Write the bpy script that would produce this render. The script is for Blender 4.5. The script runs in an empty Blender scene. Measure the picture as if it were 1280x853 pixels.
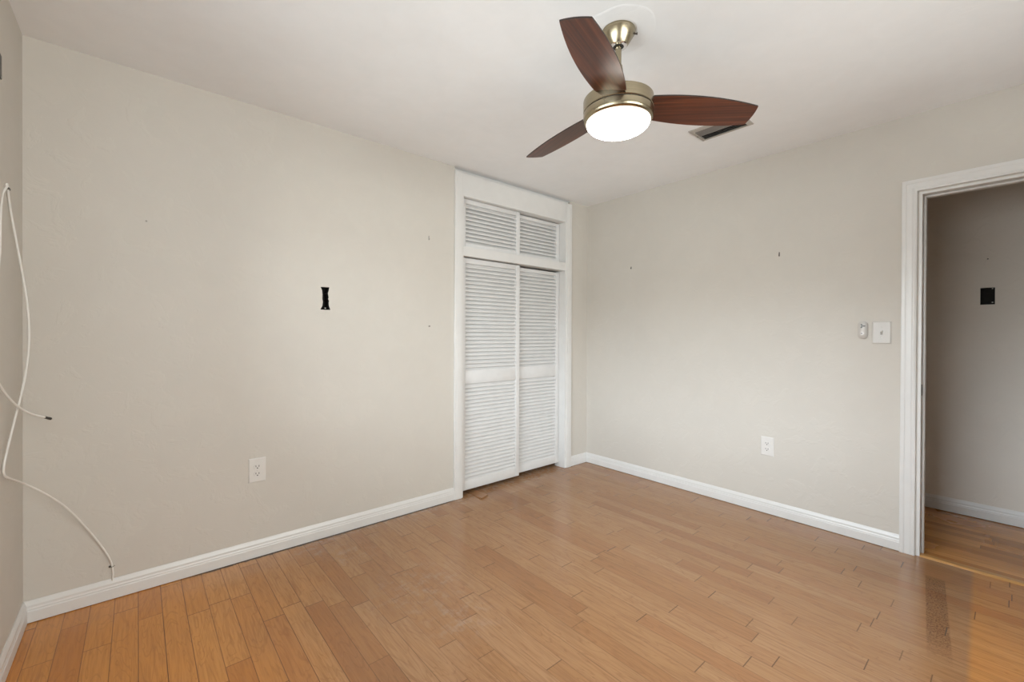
import bpy, bmesh, math, random
from mathutils import Vector, Matrix

random.seed(7)
SC = bpy.context.scene
COL = SC.collection
PI = math.pi

# ------------------------------------------------------------------ room dimensions (metres)
H = 2.44                      # ceiling height
XC, XB = -0.361, 3.258        # window wall / door wall
YA, YD = 2.686, -1.60         # closet wall / wall behind the camera
WT = 0.11                     # partition thickness
XH = 4.255                    # far wall of the hallway
YH0, YH1 = -1.9, 2.9          # hallway ends
# ------------------------------------------------------------------ camera
F_PX, YAW, PITCH, ROLL, CY, CAMZ = 543.55, 0.7107986, -0.0049543, 0.0040392, 421.937, 1.20852
Fv = Vector((math.sin(YAW) * math.cos(PITCH), math.cos(YAW) * math.cos(PITCH), math.sin(PITCH)))
R0 = Vector((math.cos(YAW), -math.sin(YAW), 0)); U0 = R0.cross(Fv)
Rv = R0 * math.cos(ROLL) + U0 * math.sin(ROLL)
Uv = -R0 * math.sin(ROLL) + U0 * math.cos(ROLL)
cam_d = bpy.data.cameras.new('camera'); cam = bpy.data.objects.new('camera', cam_d); COL.objects.link(cam)
cam.matrix_world = Matrix(((Rv.x, Uv.x, -Fv.x, 0), (Rv.y, Uv.y, -Fv.y, 0), (Rv.z, Uv.z, -Fv.z, CAMZ), (0, 0, 0, 1)))
cam_d.sensor_fit = 'HORIZONTAL'; cam_d.sensor_width = 36.0
cam_d.lens = F_PX / 1280 * 36.0
cam_d.shift_y = (CY - 426.5) / 1280
cam_d.clip_start = 0.02
SC.camera = cam
# ------------------------------------------------------------------ view, light
SC.view_settings.view_transform = 'Standard'
SC.view_settings.look = 'None'
SC.view_settings.gamma = 1.0
SC.view_settings.use_curve_mapping = False
SC.view_settings.exposure = 0.0
SC.cycles.diffuse_bounces = 8
SC.cycles.max_bounces = 14
SC.cycles.sample_clamp_indirect = 8.0

SKY = (0.82, 0.92, 1.0); SKY_S = 21.3
GROUND = (0.90, 0.98, 1.0); GROUND_S = 8.2
SIDE = (0.96, 1.0, 0.98); SIDE_S = 12.3
LAMP = (1.0, 0.93, 0.84); LAMP_S = 19.0
WY0, WY1, WZ0, WZ1 = 0.12, 2.02, 0.86, 2.06      # window opening in the window wall

world = bpy.data.worlds.new('world'); SC.world = world; world.use_nodes = True
wn = world.node_tree; wn.nodes.clear()
wo = wn.nodes.new('ShaderNodeOutputWorld'); wb = wn.nodes.new('ShaderNodeBackground')
wt = wn.nodes.new('ShaderNodeTexCoord'); wsx = wn.nodes.new('ShaderNodeSeparateXYZ'); wr = wn.nodes.new('ShaderNodeValToRGB')
wn.links.new(wt.outputs['Generated'], wsx.inputs[0]); wn.links.new(wsx.outputs['Z'], wr.inputs[0])
# the open sky lies beyond the window wall (-X); other directions carry an added even fill glow for the rear window
waz = wn.nodes.new('ShaderNodeMapRange'); waz.interpolation_type = 'SMOOTHSTEP'; wn.links.new(wsx.outputs['X'], waz.inputs[0])
for i, v in ((1, -0.25), (2, -0.60), (3, 0.0), (4, 1.0)): waz.inputs[i].default_value = v
wmx = wn.nodes.new('ShaderNodeMix'); wmx.data_type = 'RGBA'; wn.links.new(waz.outputs[0], wmx.inputs[0])
wmx.inputs[6].default_value = (*[c * SIDE_S for c in SIDE], 1)
wn.links.new(wr.outputs[0], wmx.inputs[7]); wn.links.new(wmx.outputs[2], wb.inputs[0]); wn.links.new(wb.outputs[0], wo.inputs[0])
g = [c * GROUND_S for c in GROUND]; s = [c * SKY_S for c in SKY]
wr.color_ramp.elements[0].position = 0.07; wr.color_ramp.elements[0].color = (*g, 1)
wr.color_ramp.elements[1].position = 0.15; wr.color_ramp.elements[1].color = (*[c * 1.16 for c in s], 1)      # hazy horizon, a little darker higher up
hi = wr.color_ramp.elements.new(0.45); hi.color = (*[c * 0.86 for c in s], 1)

W2X0, W2X1, W2Z0, W2Z1 = 0.00, 2.45, 0.80, 2.08   # unseen window added behind the camera for fill light
for nm, loc, rot, sx, sy in (('window_portal', (XC - 0.21, (WY0 + WY1) / 2, (WZ0 + WZ1) / 2), (PI / 2, 0, -PI / 2), WY1 - WY0, WZ1 - WZ0),
                             ('window_portal', ((W2X0 + W2X1) / 2, YD - 0.21, (W2Z0 + W2Z1) / 2), (PI / 2, 0, 0), W2X1 - W2X0, W2Z1 - W2Z0)):
    pd = bpy.data.lights.new(nm, 'AREA'); po = bpy.data.objects.new(nm, pd); COL.objects.link(po)
    pd.shape = 'RECTANGLE'; pd.size = sx; pd.size_y = sy; po.location = loc; po.rotation_euler = rot
    pd.cycles.is_portal = True

# ------------------------------------------------------------------ material helpers
class NT:
    def __init__(s, name):
        s.m = bpy.data.materials.new(name); s.m.use_nodes = True
        s.t = s.m.node_tree; s.b = s.t.nodes['Principled BSDF']; s.out = s.t.nodes['Material Output']
    def n(s, typ, **kw):
        x = s.t.nodes.new(typ)
        for k, v in kw.items(): setattr(x, k, v)
        return x
    def l(s, a, b): s.t.links.new(a, b)
    def val(s, sock, v):
        if hasattr(v, 'is_linked') or isinstance(v, bpy.types.NodeSocket): s.l(v, sock)
        else: sock.default_value = v
    def math(s, op, a, b=0.0, c=None):
        x = s.n('ShaderNodeMath', operation=op); s.val(x.inputs[0], a); s.val(x.inputs[1], b)
        if c is not None: s.val(x.inputs[2], c)
        return x.outputs[0]
    def smooth(s, v, a, b, lo=0.0, hi=1.0):
        x = s.n('ShaderNodeMapRange', interpolation_type='SMOOTHSTEP'); s.val(x.inputs[0], v)
        x.inputs[1].default_value = a; x.inputs[2].default_value = b; x.inputs[3].default_value = lo; x.inputs[4].default_value = hi
        return x.outputs[0]
    def mix(s, f, a, b, mode='MIX'):
        x = s.n('ShaderNodeMix', data_type='RGBA', blend_type=mode)
        s.val(x.inputs[0], f)
        for i, v in ((6, a), (7, b)):
            if isinstance(v, tuple): v = (*v, 1) if len(v) == 3 else v
            s.val(x.inputs[i], v)
        return x.outputs[2]
    def noise(s, vec, scale, detail=3, rough=0.5, dist=0.0):
        x = s.n('ShaderNodeTexNoise'); s.l(vec, x.inputs['Vector']); x.inputs['Scale'].default_value = scale
        x.inputs['Detail'].default_value = detail; x.inputs['Roughness'].default_value = rough; x.inputs['Distortion'].default_value = dist
        return x.outputs['Fac']
    def ramp(s, v, stops):
        x = s.n('ShaderNodeValToRGB'); s.l(v, x.inputs[0]); e = x.color_ramp.elements
        while len(e) < len(stops): e.new(0.5)
        for el, (p, c) in zip(e, stops): el.position = p; el.color = (*c, 1)
        return x.outputs[0]
    def bump(s, h, strength, dist=0.001):
        x = s.n('ShaderNodeBump'); s.l(h, x.inputs['Height']); x.inputs['Strength'].default_value = strength; x.inputs['Distance'].default_value = dist
        s.l(x.outputs[0], s.b.inputs['Normal'])
    def set(s, **kw):
        for k, v in kw.items(): s.b.inputs[k.replace('_', ' ')].default_value = v

def plain(name, col, rough=0.5, metal=0.0, var=0.04, scale=30, bump=0.0):
    """a paint / plastic / metal with slight procedural variation"""
    k = NT(name); co = k.n('ShaderNodeTexCoord').outputs['Object']
    f = k.noise(co, scale, 3)
    a = tuple(max(0, c * (1 - var)) for c in col); b = tuple(min(1, c * (1 + var)) for c in col)
    k.l(k.ramp(f, [(0.3, a), (0.7, b)]), k.b.inputs['Base Color'])
    k.set(Roughness=rough, Metallic=metal)
    if bump: k.bump(f, bump)
    return k.m

def wall_paint(name, col, bump=0.35):
    k = NT(name); co = k.n('ShaderNodeTexCoord').outputs['Object']
    big = k.noise(co, 1.6, 3, 0.55); mid = k.noise(co, 9, 4, 0.6, 0.6); fine = k.noise(co, 60, 3, 0.6)
    f = k.math('ADD', k.math('MULTIPLY', big, 0.6), k.math('MULTIPLY', mid, 0.4))
    a = tuple(c * 0.975 for c in col); b = tuple(c * 1.025 for c in col)
    k.l(k.ramp(f, [(0.35, a), (0.65, b)]), k.b.inputs['Base Color'])
    tro = k.smooth(mid, 0.52, 0.62)                       # hand-trowelled ridges
    h = k.math('ADD', k.math('MULTIPLY', tro, 1.0), k.math('MULTIPLY', fine, 0.5))
    k.set(Roughness=0.62); k.bump(h, bump, 0.002)
    return k.m

M = {}
M['wall'] = wall_paint('greige_wall_paint', (0.565, 0.532, 0.48), 0.28)
M['hall_wall'] = wall_paint('hall_wall_lit_paint', (0.70, 0.655, 0.59), 0.5)  # room paint lightened, making up in colour for light missing in the hall
M['ceiling'] = wall_paint('ceiling_paint', (0.84, 0.85, 0.86), 0.12)
M['trim'] = plain('white_trim_paint', (0.67, 0.66, 0.64), 0.32, var=0.02, scale=12)
M['louver'] = plain('white_door_paint', (0.66, 0.655, 0.645), 0.4, var=0.03, scale=10)
M['plastic'] = plain('white_plastic', (0.67, 0.65, 0.62), 0.25, var=0.01)
M['switch_plastic'] = plain('switch_plastic', (0.55, 0.525, 0.49), 0.38, var=0.01)
M['grey_plastic'] = plain('grey_plastic', (0.13, 0.127, 0.124), 0.4, var=0.02)
M['slot'] = plain('dark_slot', (0.03, 0.028, 0.025), 0.6)
M['black'] = plain('dark_box_interior', (0.012, 0.010, 0.008), 0.85, var=0.3, scale=60)
M['steel'] = plain('screw_steel', (0.55, 0.53, 0.48), 0.35, 1.0)
M['chrome'] = plain('polished_ring', (0.86, 0.84, 0.84), 0.12, 1.0, var=0.01)
M['dark_metal'] = plain('dark_metal', (0.10, 0.095, 0.09), 0.45, 0.8)
M['cable'] = plain('white_cable_sheath', (0.74, 0.72, 0.68), 0.4, var=0.02)
M['vent'] = plain('vent_enamel', (0.42, 0.385, 0.345), 0.45, 0.2, var=0.04)
M['vent_slat'] = plain('dull_vent_slats', (0.20, 0.185, 0.17), 0.5, 0.2, var=0.05)
M['void'] = plain('dark_duct', (0.02, 0.018, 0.016), 0.9, var=0.3)
M['outside'] = plain('eave_paint', (0.6, 0.6, 0.58), 0.7)
M['nail'] = plain('nail_metal', (0.09, 0.08, 0.07), 0.5, 0.6)
M['anchor'] = plain('grey_anchor', (0.30, 0.28, 0.25), 0.5)

def brushed(name, col, rough):
    k = NT(name); co = k.n('ShaderNodeTexCoord').outputs['Object']
    mp = k.n('ShaderNodeMapping'); k.l(co, mp.inputs[0]); mp.inputs['Scale'].default_value = (6, 6, 500)
    f = k.noise(mp.outputs[0], 1.0, 2)
    k.l(k.ramp(f, [(0.3, tuple(c * 0.92 for c in col)), (0.7, tuple(c * 1.06 for c in col))]), k.b.inputs['Base Color'])
    k.set(Roughness=rough, Metallic=1.0, Anisotropic=0.5)
    k.bump(f, 0.08, 0.0005)
    return k.m
M['brass'] = brushed('brushed_antique_brass', (0.37, 0.315, 0.215), 0.25)

def blade_wood():
    k = NT('walnut_blade'); co = k.n('ShaderNodeTexCoord').outputs['Object']
    mp = k.n('ShaderNodeMapping'); k.l(co, mp.inputs[0]); mp.inputs['Scale'].default_value = (1.4, 60, 60)
    f = k.noise(mp.outputs[0], 1.0, 5, 0.62, 0.5)
    mp2 = k.n('ShaderNodeMapping'); k.l(co, mp2.inputs[0]); mp2.inputs['Scale'].default_value = (3, 190, 100)
    f2 = k.noise(mp2.outputs[0], 1.0, 3)
    v = k.math('ADD', k.math('MULTIPLY', f, 0.7), k.math('MULTIPLY', f2, 0.3))
    k.l(k.ramp(v, [(0.30, (0.026, 0.006, 0.002)), (0.5, (0.088, 0.022, 0.007)), (0.70, (0.18, 0.052, 0.018))]), k.b.inputs['Base Color'])
    k.set(Roughness=0.30, Specular_IOR_Level=0.42); k.bump(v, 0.12, 0.0006)
    return k.m
M['blade'] = blade_wood()
M['blade_edge'] = plain('blade_edge', (0.02, 0.009, 0.006), 0.5)

def emit(name, col, s):
    k = NT(name); e = k.n('ShaderNodeEmission'); e.inputs[0].default_value = (*col, 1); e.inputs[1].default_value = s
    k.l(e.outputs[0], k.out.inputs[0]); return k.m
def lamp_glass():
    # opal dome, brightest at its crown and dimmer where it enters the metal ring
    k = NT('lit_opal_glass'); e = k.n('ShaderNodeEmission'); e.inputs[0].default_value = (*LAMP, 1)
    sp = k.n('ShaderNodeSeparateXYZ'); k.l(k.n('ShaderNodeTexCoord').outputs['Object'], sp.inputs[0])
    k.l(k.smooth(sp.outputs[2], 2.035 - H, 2.074 - H, LAMP_S * 1.5, 2.6), e.inputs[1]); k.l(e.outputs[0], k.out.inputs[0]); return k.m
M['lamp'] = lamp_glass()

def pane():
    k = NT('window_glass'); tr = k.n('ShaderNodeBsdfTransparent'); gl = k.n('ShaderNodeBsdfGlossy'); gl.inputs['Roughness'].default_value = 0.02
    fr = k.n('ShaderNodeFresnel'); fr.inputs[0].default_value = 1.45; mx = k.n('ShaderNodeMixShader')
    k.l(fr.outputs[0], mx.inputs[0]); k.l(tr.outputs[0], mx.inputs[1]); k.l(gl.outputs[0], mx.inputs[2]); k.l(mx.outputs[0], k.out.inputs[0])
    return k.m
M['glass'] = pane()

def planks(name, width, x0, Lmin, Lvar, cols, rough, seed, wear_light=False, figure=0.30):
    k = NT(name); co = k.n('ShaderNodeTexCoord').outputs['Object']
    sp = k.n('ShaderNodeSeparateXYZ'); k.l(co, sp.inputs[0]); X, Y = sp.outputs[0], sp.outputs[1]
    u = k.math('DIVIDE', k.math('SUBTRACT', X, x0), width); row = k.math('FLOOR', u); fx = k.math('FRACT', u)
    w1 = k.n('ShaderNodeTexWhiteNoise', noise_dimensions='1D'); k.l(k.math('ADD', row, seed), w1.inputs['W'])
    w2 = k.n('ShaderNodeTexWhiteNoise', noise_dimensions='1D'); k.l(k.math('ADD', row, seed + 71.3), w2.inputs['W'])
    L = k.math('MULTIPLY_ADD', w2.outputs[0], Lvar, Lmin)
    v = k.math('DIVIDE', k.math('MULTIPLY_ADD', w1.outputs[0], 9.0, k.math('ADD', Y, 20.0)), L)
    seg = k.math('FLOOR', v); fy = k.math('FRACT', v)
    cmb = k.n('ShaderNodeCombineXYZ'); k.l(row, cmb.inputs[0]); k.l(seg, cmb.inputs[1]); cmb.inputs[2].default_value = seed
    idn = k.n('ShaderNodeTexWhiteNoise', noise_dimensions='3D'); k.l(cmb.outputs[0], idn.inputs['Vector']); pid = idn.outputs[0]
    dx = k.math('MULTIPLY', k.math('MINIMUM', fx, k.math('SUBTRACT', 1.0, fx)), width)
    dy = k.math('MULTIPLY', k.math('MINIMUM', fy, k.math('SUBTRACT', 1.0, fy)), L)
    gx = k.smooth(dx, 0.0004, 0.0020, 1.0, 0.0)
    gy = k.smooth(dy, 0.0006, 0.0028, 1.0, 0.0)
    gx = k.math('MULTIPLY', gx, k.math('ADD', k.math('MULTIPLY_ADD', w2.outputs[0], 0.42, 0.14), k.smooth(X, 0.35, 1.1, 0.38, 0.0)))     # some seams tighter than others
    gy = k.math('MULTIPLY', gy, k.math('MULTIPLY_ADD', pid, 0.7, 0.30))
    gap = k.math('MAXIMUM', gx, gy)
    # grain
    off = k.n('ShaderNodeCombineXYZ'); k.l(k.math('MULTIPLY', pid, 37.0), off.inputs[0]); k.l(k.math('MULTIPLY', pid, 91.0), off.inputs[1])
    va = k.n('ShaderNodeVectorMath', operation='ADD'); k.l(co, va.inputs[0]); k.l(off.outputs[0], va.inputs[1])
    m1 = k.n('ShaderNodeMapping'); k.l(va.outputs[0], m1.inputs[0]); m1.inputs['Scale'].default_value = (95, 5, 1)
    fine = k.noise(m1.outputs[0], 1.0, 4, 0.6, 0.4)
    m2 = k.n('ShaderNodeMapping'); k.l(va.outputs[0], m2.inputs[0]); m2.inputs['Scale'].default_value = (17, 2.6, 1)
    fig = k.noise(m2.outputs[0], 1.0, 2, 0.45, 1.2)
    rings = k.math('FRACT', k.math('MULTIPLY', fig, 7.0))
    ring = k.smooth(k.math('ABSOLUTE', k.math('SUBTRACT', rings, 0.5)), 0.0, 0.16, 1.0, 0.0)
    base = k.ramp(pid, cols)
    c = k.mix(k.smooth(fine, 0.35, 0.75, 0.0, 0.50), base, tuple(x * 0.72 for x in cols[0][1]))
    c = k.mix(k.math('MULTIPLY', ring, figure), c, tuple(x * 0.62 for x in cols[0][1]))
    R = None
    if wear_light:
        # window light and floor reflections painted into the plank tone, with some dulled varnish
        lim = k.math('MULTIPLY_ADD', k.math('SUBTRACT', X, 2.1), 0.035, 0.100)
        old = k.smooth(k.math('SUBTRACT', Y, lim), -0.012, 0.012, 1.0, 0.0)  # orange zone by the door, the edge of a floor reflection painted in
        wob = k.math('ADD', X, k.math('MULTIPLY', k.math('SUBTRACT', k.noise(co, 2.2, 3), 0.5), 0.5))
        worn_lit = k.math('MULTIPLY', k.smooth(wob, -0.05, 1.0), k.math('SUBTRACT', 1.0, k.math('MULTIPLY', old, 0.62)))
        c = k.mix(worn_lit, c, k.mix(1.0, c, (0.60, 0.755, 1.66), 'MULTIPLY'))
        # grey scuffs and glue dust near the closet wall
        def blob(cx, cy, r):
            d = k.n('ShaderNodeVectorMath', operation='DISTANCE'); k.l(co, d.inputs[0]); d.inputs[1].default_value = (cx, cy, 0)
            nz = k.noise(co, 15, 8, 0.78)
            return k.math('MULTIPLY', k.smooth(d.outputs['Value'], 0.0, r, 1.0, 0.0), k.smooth(nz, 0.46, 0.66))
        m = None
        for b in ((0.90, 2.37, 0.20), (0.78, 2.60, 0.26), (1.03, 1.86, 0.34), (1.05, 1.55, 0.24), (1.5, 2.62, 0.22), (1.75, 2.62, 0.12)):
            x = blob(*b); m = x if m is None else k.math('MAXIMUM', m, x)
        c = k.mix(k.math('MULTIPLY', m, 0.40), c, (0.40, 0.31, 0.25))
        # dirt packed in the joint along the closet-wall baseboard
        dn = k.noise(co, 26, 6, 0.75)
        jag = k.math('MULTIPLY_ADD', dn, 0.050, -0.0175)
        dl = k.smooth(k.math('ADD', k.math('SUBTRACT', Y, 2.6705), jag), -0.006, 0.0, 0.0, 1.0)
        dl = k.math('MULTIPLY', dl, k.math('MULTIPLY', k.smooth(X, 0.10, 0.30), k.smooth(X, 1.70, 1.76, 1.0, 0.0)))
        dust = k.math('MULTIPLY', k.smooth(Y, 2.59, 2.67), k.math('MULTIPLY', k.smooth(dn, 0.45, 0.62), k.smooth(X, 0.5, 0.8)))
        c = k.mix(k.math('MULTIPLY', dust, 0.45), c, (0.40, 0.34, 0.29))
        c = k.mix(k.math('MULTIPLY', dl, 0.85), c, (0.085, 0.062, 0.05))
        # speckled dark strip by the doorway
        st = k.math('SUBTRACT', X, 2.24); along = k.math('MULTIPLY_ADD', st, 0.105, 0.178)
        q = k.math('ABSOLUTE', k.math('SUBTRACT', Y, along))
        inside = k.math('MULTIPLY', k.smooth(q, 0.032, 0.038, 1.0, 0.0), k.math('MULTIPLY', k.smooth(X, 2.2, 2.5), k.smooth(X, 3.00, 3.04, 1.0, 0.0)))
        sp2 = k.noise(co, 150, 2, 0.6)
        c = k.mix(k.math('MULTIPLY', inside, k.smooth(sp2, 0.50, 0.56, 0.22, 0.72)), c, (0.10, 0.045, 0.025))
    c = k.mix(gap, c, (0.055, 0.026, 0.012)); k.set(IOR=1.55)
    k.l(c, k.b.inputs['Base Color'])
    rn = k.noise(co, 3.0, 3); k.l(k.smooth(rn, 0.3, 0.7, rough - 0.04, rough + 0.05), k.b.inputs['Roughness'])
    h = k.math('SUBTRACT', k.math('MULTIPLY', fine, 0.06), gap); k.bump(h, 0.35, 0.0012)
    return k.m
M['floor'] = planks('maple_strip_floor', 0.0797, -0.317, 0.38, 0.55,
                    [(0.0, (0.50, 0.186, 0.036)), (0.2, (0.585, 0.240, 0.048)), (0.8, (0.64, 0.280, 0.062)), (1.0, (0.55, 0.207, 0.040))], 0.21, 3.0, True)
M['hall_floor'] = planks('oak_strip_hall_floor', 0.057, 3.31, 0.5, 0.8,
                    [(0.0, (0.40, 0.155, 0.034)), (0.4, (0.58, 0.25, 0.062)), (0.75, (0.72, 0.34, 0.10)), (1.0, (0.50, 0.195, 0.046))], 0.24, 11.0, figure=0.06)
M['threshold'] = planks('threshold_wood', 0.3, 3.2, 1.5, 0.5, [(0.0, (0.50, 0.26, 0.085)), (1.0, (0.56, 0.30, 0.10))], 0.25, 5.0)
M['loose_board'] = planks('loose_board_wood', 0.3, 1.85, 1.5, 0.5, [(0.0, (0.30, 0.150, 0.066)), (1.0, (0.34, 0.17, 0.075))], 0.35, 8.0)

# ------------------------------------------------------------------ mesh helpers
def obj(name, bm, mat, parent=None, smooth=None, loc=None):
    if smooth is not None:
        for f in bm.faces: f.smooth = True
        for e in bm.edges:
            if len(e.link_faces) == 2 and e.calc_face_angle(0) > math.radians(smooth): e.smooth = False
    me = bpy.data.meshes.new(name); bm.to_mesh(me); bm.free()
    for m in (mat if isinstance(mat, (list, tuple)) else [mat]): me.materials.append(m)
    o = bpy.data.objects.new(name, me); COL.objects.link(o)
    if parent: o.parent = parent
    if loc: o.location = loc
    return o
def tag(o, label, cat, group=None):
    o['label'] = label; o['category'] = cat
    if group: o['group'] = group
    return o
def thing(name, label, cat, loc=(0, 0, 0), rot=(0, 0, 0), group=None):
    o = bpy.data.objects.new(name, None); COL.objects.link(o); o.empty_display_size = 0.05
    o.location = loc; o.rotation_euler = rot
    return tag(o, label, cat, group)
def struct(name, bm, mat, parent=None, smooth=None):
    o = obj(name, bm, mat, parent, smooth)
    if not parent: o['kind'] = 'structure'
    return o
def copy_thing(root):
    r = root.copy(); COL.objects.link(r)
    for ch in list(root.children):
        c = ch.copy(); COL.objects.link(c); c.parent = r
        for gch in list(ch.children):
            d = gch.copy(); COL.objects.link(d); d.parent = c
    return r
def box(bm, x0, x1, y0, y1, z0, z1, bev=0.0, mat=0, seg=2):
    vs = [bm.verts.new(p) for p in ((x0, y0, z0), (x1, y0, z0), (x1, y1, z0), (x0, y1, z0), (x0, y0, z1), (x1, y0, z1), (x1, y1, z1), (x0, y1, z1))]
    fs = [bm.faces.new([vs[i] for i in q]) for q in ((3, 2, 1, 0), (4, 5, 6, 7), (0, 1, 5, 4), (1, 2, 6, 5), (2, 3, 7, 6), (3, 0, 4, 7))]
    for f in fs: f.material_index = mat
    if bev:
        es = list({e for f in fs for e in f.edges})
        bmesh.ops.bevel(bm, geom=es, offset=bev, segments=seg, affect='EDGES', profile=0.5)
    return bm
def nb(): return bmesh.new()
def lathe(bm, prof, seg=64, cx=0, cy=0, caps=True):
    rings = []
    for r, z in prof:
        if r < 1e-6: rings.append([bm.verts.new((cx, cy, z))])
        else: rings.append([bm.verts.new((cx + r * math.cos(2 * PI * i / seg), cy + r * math.sin(2 * PI * i / seg), z)) for i in range(seg)])
    for a, b in zip(rings, rings[1:]):
        for i in range(seg):
            j = (i + 1) % seg
            if len(a) == 1 and len(b) == 1: continue
            if len(a) == 1: bm.faces.new((a[0], b[i], b[j]))
            elif len(b) == 1: bm.faces.new((a[i], a[j], b[0]))
            else: bm.faces.new((a[i], a[j], b[j], b[i]))
    bmesh.ops.recalc_face_normals(bm, faces=bm.faces)
    return bm
def catmull(pts, n=10):
    P = [Vector(p) for p in pts]; P = [P[0] * 2 - P[1]] + P + [P[-1] * 2 - P[-2]]; out = []
    for i in range(1, len(P) - 2):
        a, b, c, d = P[i - 1:i + 3]
        for k in range(n):
            t = k / n
            out.append(0.5 * ((2 * b) + (c - a) * t + (2 * a - 5 * b + 4 * c - d) * t * t + (3 * b - a - 3 * c + d) * t ** 3))
    out.append(P[-2]); return out
def tube(bm, pts, r, seg=10):
    up = None; rings = []
    for i, p in enumerate(pts):
        t = (pts[min(i + 1, len(pts) - 1)] - pts[max(i - 1, 0)]).normalized()
        if up is None: up = t.orthogonal().normalized()
        up = (up - t * up.dot(t)).normalized(); w = t.cross(up)
        rings.append([bm.verts.new(p + (up * math.cos(2 * PI * k / seg) + w * math.sin(2 * PI * k / seg)) * r) for k in range(seg)])
    for a, b in zip(rings, rings[1:]):
        for k in range(seg): bm.faces.new((a[k], a[(k + 1) % seg], b[(k + 1) % seg], b[k]))
    bm.faces.new(rings[0][::-1]); bm.faces.new(rings[-1])
    bmesh.ops.recalc_face_normals(bm, faces=bm.faces); return bm
def extrude_poly(bm, loops, to3, vec, mat=0):
    """filled 2-D outline with holes (first loop is the outline), mapped by to3 and extruded by vec"""
    es = []
    for lp in loops:
        vs = [bm.verts.new(to3(a, b)) for a, b in lp]
        es += [bm.edges.new((vs[i], vs[(i + 1) % len(vs)])) for i in range(len(vs))]
    r = bmesh.ops.triangle_fill(bm, edges=es, use_beauty=True, use_dissolve=False)
    fs = [x for x in r['geom'] if isinstance(x, bmesh.types.BMFace)]
    e = bmesh.ops.extrude_face_region(bm, geom=fs)
    bmesh.ops.translate(bm, vec=vec, verts=[x for x in e['geom'] if isinstance(x, bmesh.types.BMVert)])
    bmesh.ops.recalc_face_normals(bm, faces=bm.faces)
    return bm
def rect(a0, a1, b0, b1): return [(a0, b0), (a1, b0), (a1, b1), (a0, b1)]
def sweep_profile(bm, prof, p0, p1, out, up=Vector((0, 0, 1)), m0=0.0, m1=0.0):
    """profile [(distance out of the wall, height)] run from p0 to p1; m0/m1 mitre: shift along the run per unit of distance out"""
    p0, p1 = Vector(p0), Vector(p1); d = (p1 - p0).normalized()
    A = [bm.verts.new(p0 + out * a + up * b + d * (a * m0)) for a, b in prof]
    B = [bm.verts.new(p1 + out * a + up * b - d * (a * m1)) for a, b in prof]
    n = len(prof)
    for i in range(n):
        j = (i + 1) % n; bm.faces.new((A[i], A[j], B[j], B[i]))
    bm.faces.new(A); bm.faces.new(B[::-1])
    bmesh.ops.recalc_face_normals(bm, faces=bm.faces); return bm
def cyl(bm, p0, p1, r, seg=16): return tube(bm, [Vector(p0), Vector(p1)], r, seg)
X_, Y_, Z_ = Vector((1, 0, 0)), Vector((0, 1, 0)), Vector((0, 0, 1))

# ================================================================== SETTING
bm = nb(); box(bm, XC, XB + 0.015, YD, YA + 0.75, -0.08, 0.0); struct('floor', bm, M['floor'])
bm = nb(); box(bm, XB + 0.015, XH + 0.1, YH0 - 0.1, YH1 + 0.1, -0.08, -0.001); struct('floor_hall', bm, M['hall_floor'])
bm = nb(); box(bm, XC - 0.2, XB + WT, YD - 0.1, YA + 0.9, H, H + 0.1); struct('ceiling', bm, M['ceiling'])
bm = nb(); box(bm, XB + WT, XH + 0.1, YH0 - 0.1, YH1 + 0.1, H, H + 0.1); struct('ceiling_hall', bm, M['ceiling'])

# closet wall, with the closet opening and the torn hole of an old wall box
CX0, CX1, CZ1 = 1.812, 2.955, 2.245
hole = [(0.819, 1.490), (0.870, 1.491), (0.866, 1.470), (0.861, 1.455), (0.864, 1.440), (0.866, 1.428), (0.862, 1.421), (0.868, 1.410),
        (0.866, 1.395), (0.867, 1.380), (0.876, 1.356), (0.849, 1.3545), (0.818, 1.356), (0.829, 1.378), (0.832, 1.402), (0.829, 1.420), (0.830, 1.445), (0.828, 1.468)]
outer = [(XC - 0.2, 0), (CX0, 0), (CX0, 2.37), (1.757, 2.37), (1.757, H), (XC - 0.2, H)]
outer2 = [(CX1, 0), (XB + WT, 0), (XB + WT, H), (3.013, H), (3.013, 2.37), (CX1, 2.37)]
bm = nb(); extrude_poly(bm, [outer, hole, outer2], lambda a, b: Vector((a, YA, b)), Y_ * WT)
struct('wall_left', bm, M['wall'])
# wall with the doorway
DY0, DY1, DZ1 = -0.425, 0.355, 2.003
outer = [(YD - 0.1, 0), (DY0, 0), (DY0, DZ1), (DY1, DZ1), (DY1, 0), (YA, 0), (YA, H), (YD - 0.1, H)]
bm = nb(); extrude_poly(bm, [outer], lambda a, b: Vector((XB, a, b)), X_ * WT); struct('wall_right', bm, [M['wall']])
# window wall, 0.2 thick
bm = nb(); extrude_poly(bm, [rect(YD - 0.1, YA, 0, H), rect(WY0, WY1, WZ0, WZ1)], lambda a, b: Vector((XC, a, b)), X_ * -0.2); struct('wall_near_left', bm, M['wall'])
bm = nb(); extrude_poly(bm, [rect(XC, XB, 0, H), rect(W2X0, W2X1, W2Z0, W2Z1)], lambda a, b: Vector((a, YD, b)), Y_ * -0.2); struct('wall_near', bm, M['wall'])
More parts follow.
